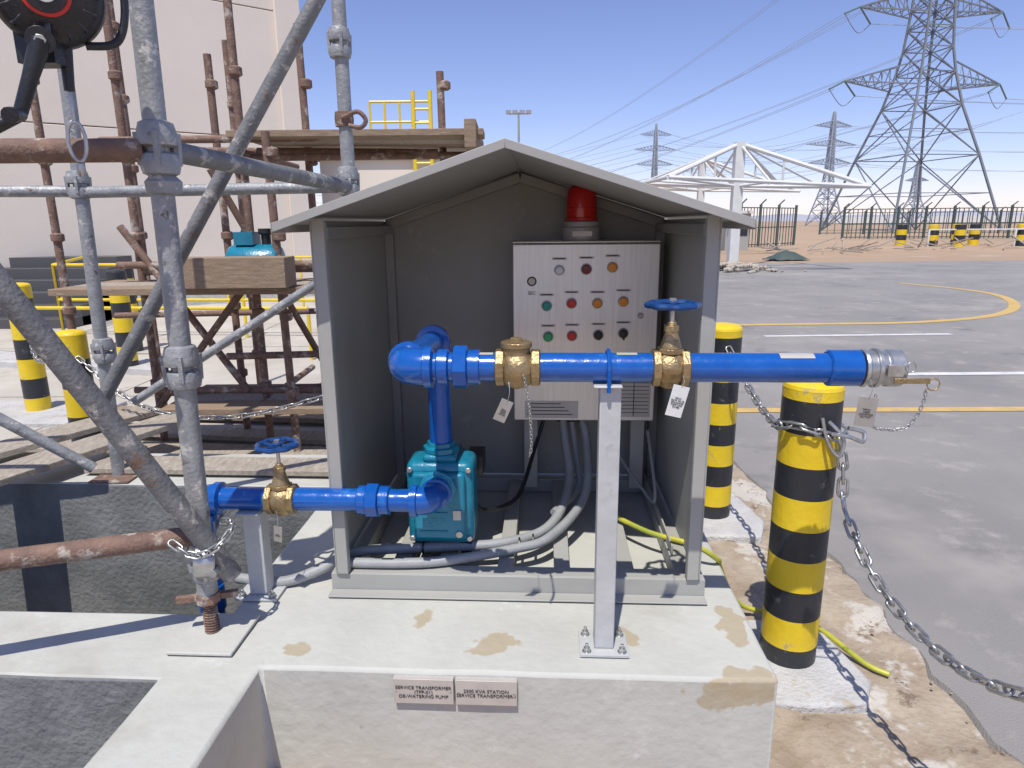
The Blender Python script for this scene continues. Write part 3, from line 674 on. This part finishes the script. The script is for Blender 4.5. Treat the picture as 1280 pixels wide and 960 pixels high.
b.box((-4.6,17,0),(-1.5,22,3.1),0);b.box((-4.7,16.9,3.1),(-1.4,22,3.25),1)
b.done()
b=B('door_canopy',[m_white,m_joint],bd)
wbox(b,7.4,14,4.3,4.55,.0,1.6,0);wbox(b,7.4,14,4.15,4.3,.05,1.5,1)
b.done()
b=B('base_plinth',[m_pad],bd);wbox(b,-.1,18,0,.25,.11,.2,0);b.done()
st=B('entrance_steps',[m_granite,m_pad],bevel=.005)
for k in range(6):
    st.box((-12,10.6+k*.3,-.02),(-7.0,12.6,.18*(k+1)),0)
st.done()
def rail(name,pts,hs,r=.022,posts=1.2):
    b=B(name,[m_yelr])
    for h_ in hs: b.path([Vector(p)+Vector((0,0,h_)) for p in pts],r,0,10)
    for k in range(len(pts)-1):
        a_=Vector(pts[k]);c_=Vector(pts[k+1]);n_=max(1,int((c_-a_).length/posts))
        for j in range(n_+1): q=a_.lerp(c_,j/n_);b.tube(q,q+Vector((0,0,max(hs))),r,0,10)
    return b.done()
rail('handrail',[(-6.9,11.3,.1),(-6.6,9.8,.02),(-2.4,9.4,.02)],[1.05,.55])
rail('handrail',[(-9,8.9,.02),(-5.9,8.2,.02),(-2.4,7.9,.02)],[.62])
rail('handrail',[(-5.3,12.6,.02),(-2.5,12.6,.02)],[1.0,.5])
lad=B('roof_ladder',[m_yelr])
for x in (-2.25,-1.85): lad.tube((x,16.7,0),(x,16.7,4.6),.05,0,8)
for k in range(14): lad.tube((-2.25,16.7,.3+k*.3),(-1.85,16.7,.3+k*.3),.03,0,6)
for z in (3.5,3.95,4.4): lad.tube((-3.3,16.9,z),(-1.85,16.9,z),.03,0,6)
for k in range(4): lad.tube((-3.3+k*.35,16.9,3.25),(-3.3+k*.35+(.0),16.9,4.4),.03,0,6)
lad.done()
jk=B('tool_box',[m_blk,m_teal,m_white],bevel=.02);jk.box((-2.9,9.9,.02),(-2.4,10.3,.32),0);jk.box((-2.85,9.95,.325),(-2.45,10.25,.42),2);jk.done()
kb=B('kerb',[m_pad],bevel=.01);kb.poly([(-6,5.3),(-3.6,5.2),(-3.5,5.9),(-6,6.0)],-.1,.06);kb.poly([(-3.3,4.05),(-2.5,4.0),(-2.45,4.6),(-3.3,4.65)],-.1,.06);kb.poly([(-9,8.4),(-3.6,7.0),(-3.6,7.5),(-9,9.0)],-.1,.10);kb.done()

# ------------------------------------------------------------ far objects
def pylon(name,cx,cy,hw,H,m,arms,rot,r,thin):
    b=B(name,[m,m_ins if m is m_pyl else m]);Rz=Matrix.Rotation(rot,3,'Z');C=Vector((cx,cy,0))
    prof=[(0,hw),(H*.16,hw*.70),(H*.30,hw*.41),(H*.40,hw*.27),(H*.50,hw*.225),(H*.62,hw*.19),(H*.74,hw*.155),(H*.88,hw*.12),(H,hw*.02)]
    def pt(z,k):
        for i in range(len(prof)-1):
            if prof[i][0]<=z<=prof[i+1][0]+1e-6:
                t=(z-prof[i][0])/(prof[i+1][0]-prof[i][0]);w_=prof[i][1]*(1-t)+prof[i+1][1]*t;break
        sx,sy_=((-1,-1),(1,-1),(1,1),(-1,1))[k%4];return C+Rz@Vector((sx*w_,sy_*w_,z))
    lv=[0]
    while lv[-1]<H*.97:
        z=lv[-1];w_=(pt(z,0)-pt(z,1)).length;lv.append(min(H,z+max(w_*.62,H*.022)))
    for i in range(len(lv)-1):
        a_,c_=lv[i],lv[i+1]
        for k in range(4):
            b.beam(pt(a_,k),pt(c_,k),r,r);b.beam(pt(a_,k),pt(c_,k+1),thin,thin);b.beam(pt(a_,k+1),pt(c_,k),thin,thin);b.beam(pt(c_,k),pt(c_,k+1),thin,thin)
            if i<3:
                md=(pt(a_,k)+pt(c_,k)+pt(a_,k+1)+pt(c_,k+1))/4
                b.beam(pt(a_,k).lerp(pt(c_,k),.5),md,thin*.8,thin*.8);b.beam(pt(a_,k+1).lerp(pt(c_,k+1),.5),md,thin*.8,thin*.8)
    tips=[]
    for z,ln in arms:
        for sd in (-1,1):
            tip=C+Rz@Vector((sd*ln,0,z+H*.012));ks=(0,3) if sd<0 else (1,2)
            tips.append(tip)
            for k in ks:
                lo=pt(z,k);hi=pt(z+H*.055,k);b.beam(lo,tip,thin*1.3,thin*1.3);b.beam(hi,tip,thin*1.3,thin*1.3)
                for j in range(1,6):
                    t=j/6;t2=(j-.5)/6;b.beam(lo.lerp(tip,t),hi.lerp(tip,t),thin*.7,thin*.7);b.beam(lo.lerp(tip,t2-.08),hi.lerp(tip,t),thin*.7,thin*.7)
            for j in range(1,6):
                t=j/6;b.beam(pt(z,ks[0]).lerp(tip,t),pt(z,ks[1]).lerp(tip,t),thin*.7,thin*.7)
            if m is m_pyl:
                b.tube(tip,tip+Vector((-3.0,-2.2,-1.4)),.12,1,6);b.tube(tip,tip+Vector((2.6,2.0,-1.6)),.12,1,6)
                b.path(cat([tip+Vector((-3.0,-2.2,-1.4)),tip+Vector((0,0,-3.2)),tip+Vector((2.6,2.0,-1.6))],5),.05,0,5)
    b.done();return tips
tp=pylon('electricity_pylon',58.0,101,8.2,58,m_pyl,[(19.5,12.0),(28.8,10.8),(38.5,9.0)],math.radians(8),.26,.13)
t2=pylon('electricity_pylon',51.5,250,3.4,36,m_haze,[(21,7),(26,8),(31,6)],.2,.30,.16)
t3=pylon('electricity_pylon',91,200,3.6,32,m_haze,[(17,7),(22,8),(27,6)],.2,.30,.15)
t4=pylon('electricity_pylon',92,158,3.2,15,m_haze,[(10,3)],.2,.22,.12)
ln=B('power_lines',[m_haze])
def wire(a,b_,sag,r=.035):
    a=Vector(a);b_=Vector(b_);pts=[]
    for k in range(25):
        t=k/24;q=a.lerp(b_,t);q.z-=sag*4*t*(1-t);pts.append(q)
    ln.path(pts,r,0,4)
for i,tip in enumerate(tp):
    for o in (0,.7):
        wire(tip+Vector((-3+o,-2.2,-1.4)),Vector((-30+i*4,420,26+6*(i//2))),9,.035)
        wire(tip+Vector((2.6+o,2,-1.6)),tip+Vector((150,-30+o*8,6)),6,.035)
for i,tip in enumerate(t2): wire(tip,tip+Vector((-260,320,-3)),10,.05); wire(tip,Vector((150+i*3,230,30+i)),8,.05)
for i,tip in enumerate(t3): wire(tip,t2[i],5,.05); wire(tip,tip+Vector((160,-20,4)),5,.05)
ln.done()
fm=B('floodlight_mast',[m_galv,m_cgrey]);fm.tube((.75,60,0),(.75,60,10.6),.14,0,10,.08);fm.beam((-.1,60,10.5),(1.6,60,10.5),.08,.08)
for x in (-.1,.45,1.05,1.6): fm.box((x-.22,59.8,10.5),(x+.22,60.2,10.78),1)
fm.done()
def canopy(cx,cy,zt,s):
    e=empty('shade_structure');b=B('frame',[m_white],e)
    b.box((cx-.15,cy-.15,0),(cx+.15,cy+.15,zt))
    C=[(cx-2.6*s,cy-1.6*s,zt-1.15*s),(cx+3.7*s,cy-1.2*s,zt-1.45*s),(cx+3.0*s,cy+4*s,zt-1.2*s),(cx-2.4*s,cy+3.6*s,zt-1.05*s)]
    tp_=Vector((cx,cy,zt-.05));hub=Vector((cx,cy,zt-1.35*s))
    for k in range(4):
        c=Vector(C[k]);c2=Vector(C[(k+1)%4]);b.tube(tp_,c,.07,0,8);b.tube(hub,c,.05,0,8);b.tube(c,c2,.06,0,8);b.tube(tp_,(c+c2)/2,.04,0,8);b.tube(hub,(c+c2)/2,.04,0,8)
        for t in (.35,.68): b.tube(tp_.lerp(c,t),hub.lerp(c,t),.035,0,6)
    b.done()
canopy(7.35,22.6,4.05,1.0);canopy(9.3,34,4.6,1.15)
gh=B('guard_hut',[m_encl,m_blk,m_white],bevel=.02);gh.box((11.9,38,0),(13.2,39.3,2.0),0);gh.box((11.8,37.9,2.0),(13.3,39.4,2.15),2);gh.box((12.0,37.98,.8),(13.1,37.995,1.7),1);gh.done()
def fence(name,x0,y0,x1,y1,h_,dx,r=.03,m=m_fence):
    b=B(name,[m]);a_=Vector((x0,y0,0));c_=Vector((x1,y1,0));L_=(c_-a_).length;n_=int(L_/dx)
    for k in range(n_+1):
        q=a_.lerp(c_,k/n_);big=k%6==0;b.beam(q,q+Vector((0,0,h_+(.2 if big else 0))),(r*2.2 if big else r*.7),(r*2.2 if big else r*.7))
        if big and k<n_: b.beam(q+Vector((0,0,h_+.2)),q+Vector((.2,-.3,h_+.5)),r,r)
    for z in (.15,h_*.5,h_): b.beam(a_+Vector((0,0,z)),c_+Vector((0,0,z)),r,r)
    b.done()
fence('perimeter_fence',29,60,70,52,2.5,.36,.075);fence('perimeter_fence',14,42,19,46,2.4,.35,.06)
fence('perimeter_fence',36,80,120,70,2.4,.8,.08)
fw_=B('compound_wall',[m_white]);fw_.box((150,330,0),(330,332,3.0));fw_.box((95,420,0),(120,430,4));fw_.done()
for k in range(26):
    bollard(25+k*1.05+random.uniform(-.3,.3),43-k*.16+random.uniform(-1.8,1.8),1.3,.30,.33,k%2)
bar=B('road_barrier',[m_white,m_redb],bevel=.01);bar.beam((25,41,1.0),(45,40,1.0),.08,.08,0)
for k in range(5): bar.tube((25+k*5,41-k*.25,0),(25+k*5,41-k*.25,1.0),.06,0,8)
bar.done()
db=B('timber_debris',[m_woodg],bevel=.004)
for k in range(46):
    x=random.uniform(13,28);y=31+x*.25+random.uniform(-2,2);a=random.uniform(0,6.28);l=random.uniform(.5,1.8)
    db.beam((x,y,random.uniform(.05,.25)),(x+l*math.cos(a),y+l*math.sin(a),random.uniform(.05,.75)),.07,.05)
db.done()
rh=B('rubble_heap',[m_rock],angle=10)
for k in range(110):
    a=random.uniform(0,6.28);r_=abs(random.gauss(0,.5));rock(rh,(7.2+r_*math.cos(a)*1.5,22.2+r_*math.sin(a),.06+max(0,.22-r_*.2)),random.uniform(.05,.14))
rh.done()
nt=B('green_tarp',[m_fence],angle=80);V=[];Fc=[]
for j in range(7):
    for i in range(11): V.append((10.6+i*.16,27.6+j*.2,.05+max(0,.35*math.sin(i*.31)*math.sin(j*.52))+.05*noise.noise(Vector((i*.9,j*.9,0)))))
for j in range(6):
    for i in range(10): q=j*11+i;Fc.append((q,q+1,q+12,q+11))
nt.add(V,Fc);nt.done()

# ------------------------------------------------------------ light
el=math.radians(65);az=Vector((-.26,-.96,0)).normalized()
ts=Vector((az.x*math.cos(el),az.y*math.cos(el),math.sin(el)))
sun=bpy.data.lights.new('sun','SUN');sun.energy=4.4;sun.angle=math.radians(.5);sun.color=(1,.96,.90)
so=bpy.data.objects.new('sun',sun);scene.collection.objects.link(so);so.rotation_euler=ts.to_track_quat('Z','Y').to_euler()
wd=bpy.data.worlds.new('World');scene.world=wd;wd.use_nodes=True;nt_=wd.node_tree
bg=nt_.nodes['Background'];sk=nt_.nodes.new('ShaderNodeTexSky');sk.sky_type='NISHITA';sk.sun_disc=False
sk.sun_elevation=el;sk.sun_rotation=math.atan2(az.x,az.y)%(2*math.pi);sk.air_density=.9;sk.dust_density=.2;sk.ozone_density=4.0
mx=nt_.nodes.new('ShaderNodeMix');mx.data_type='RGBA';mx.blend_type='MULTIPLY';mx.inputs['Factor'].default_value=1;mx.inputs[7].default_value=(1.10,.93,1.08,1)
nt_.links.new(sk.outputs[0],mx.inputs[6]);nt_.links.new(mx.outputs[2],bg.inputs[0]);bg.inputs[1].default_value=.145
# ------------------------------------------------------------ camera
cam=bpy.data.cameras.new('camera');cam.sensor_width=36;cam.lens=838/1280*36;cam.clip_end=8000;cam.clip_start=.05
co=bpy.data.objects.new('camera',cam);scene.collection.objects.link(co)
th=math.radians(13.5);al=math.radians(.5)
Fv=Vector((0,math.cos(th),-math.sin(th)));U=Vector((0,math.sin(th),math.cos(th)));Rv=Vector((1,0,0))
U2=U*math.cos(al)+Rv*math.sin(al);R2=Rv*math.cos(al)-U*math.sin(al)
mt=Matrix((R2,U2,-Fv)).transposed().to_4x4();mt.translation=Vector((0,0,1.6));co.matrix_world=mt
scene.camera=co
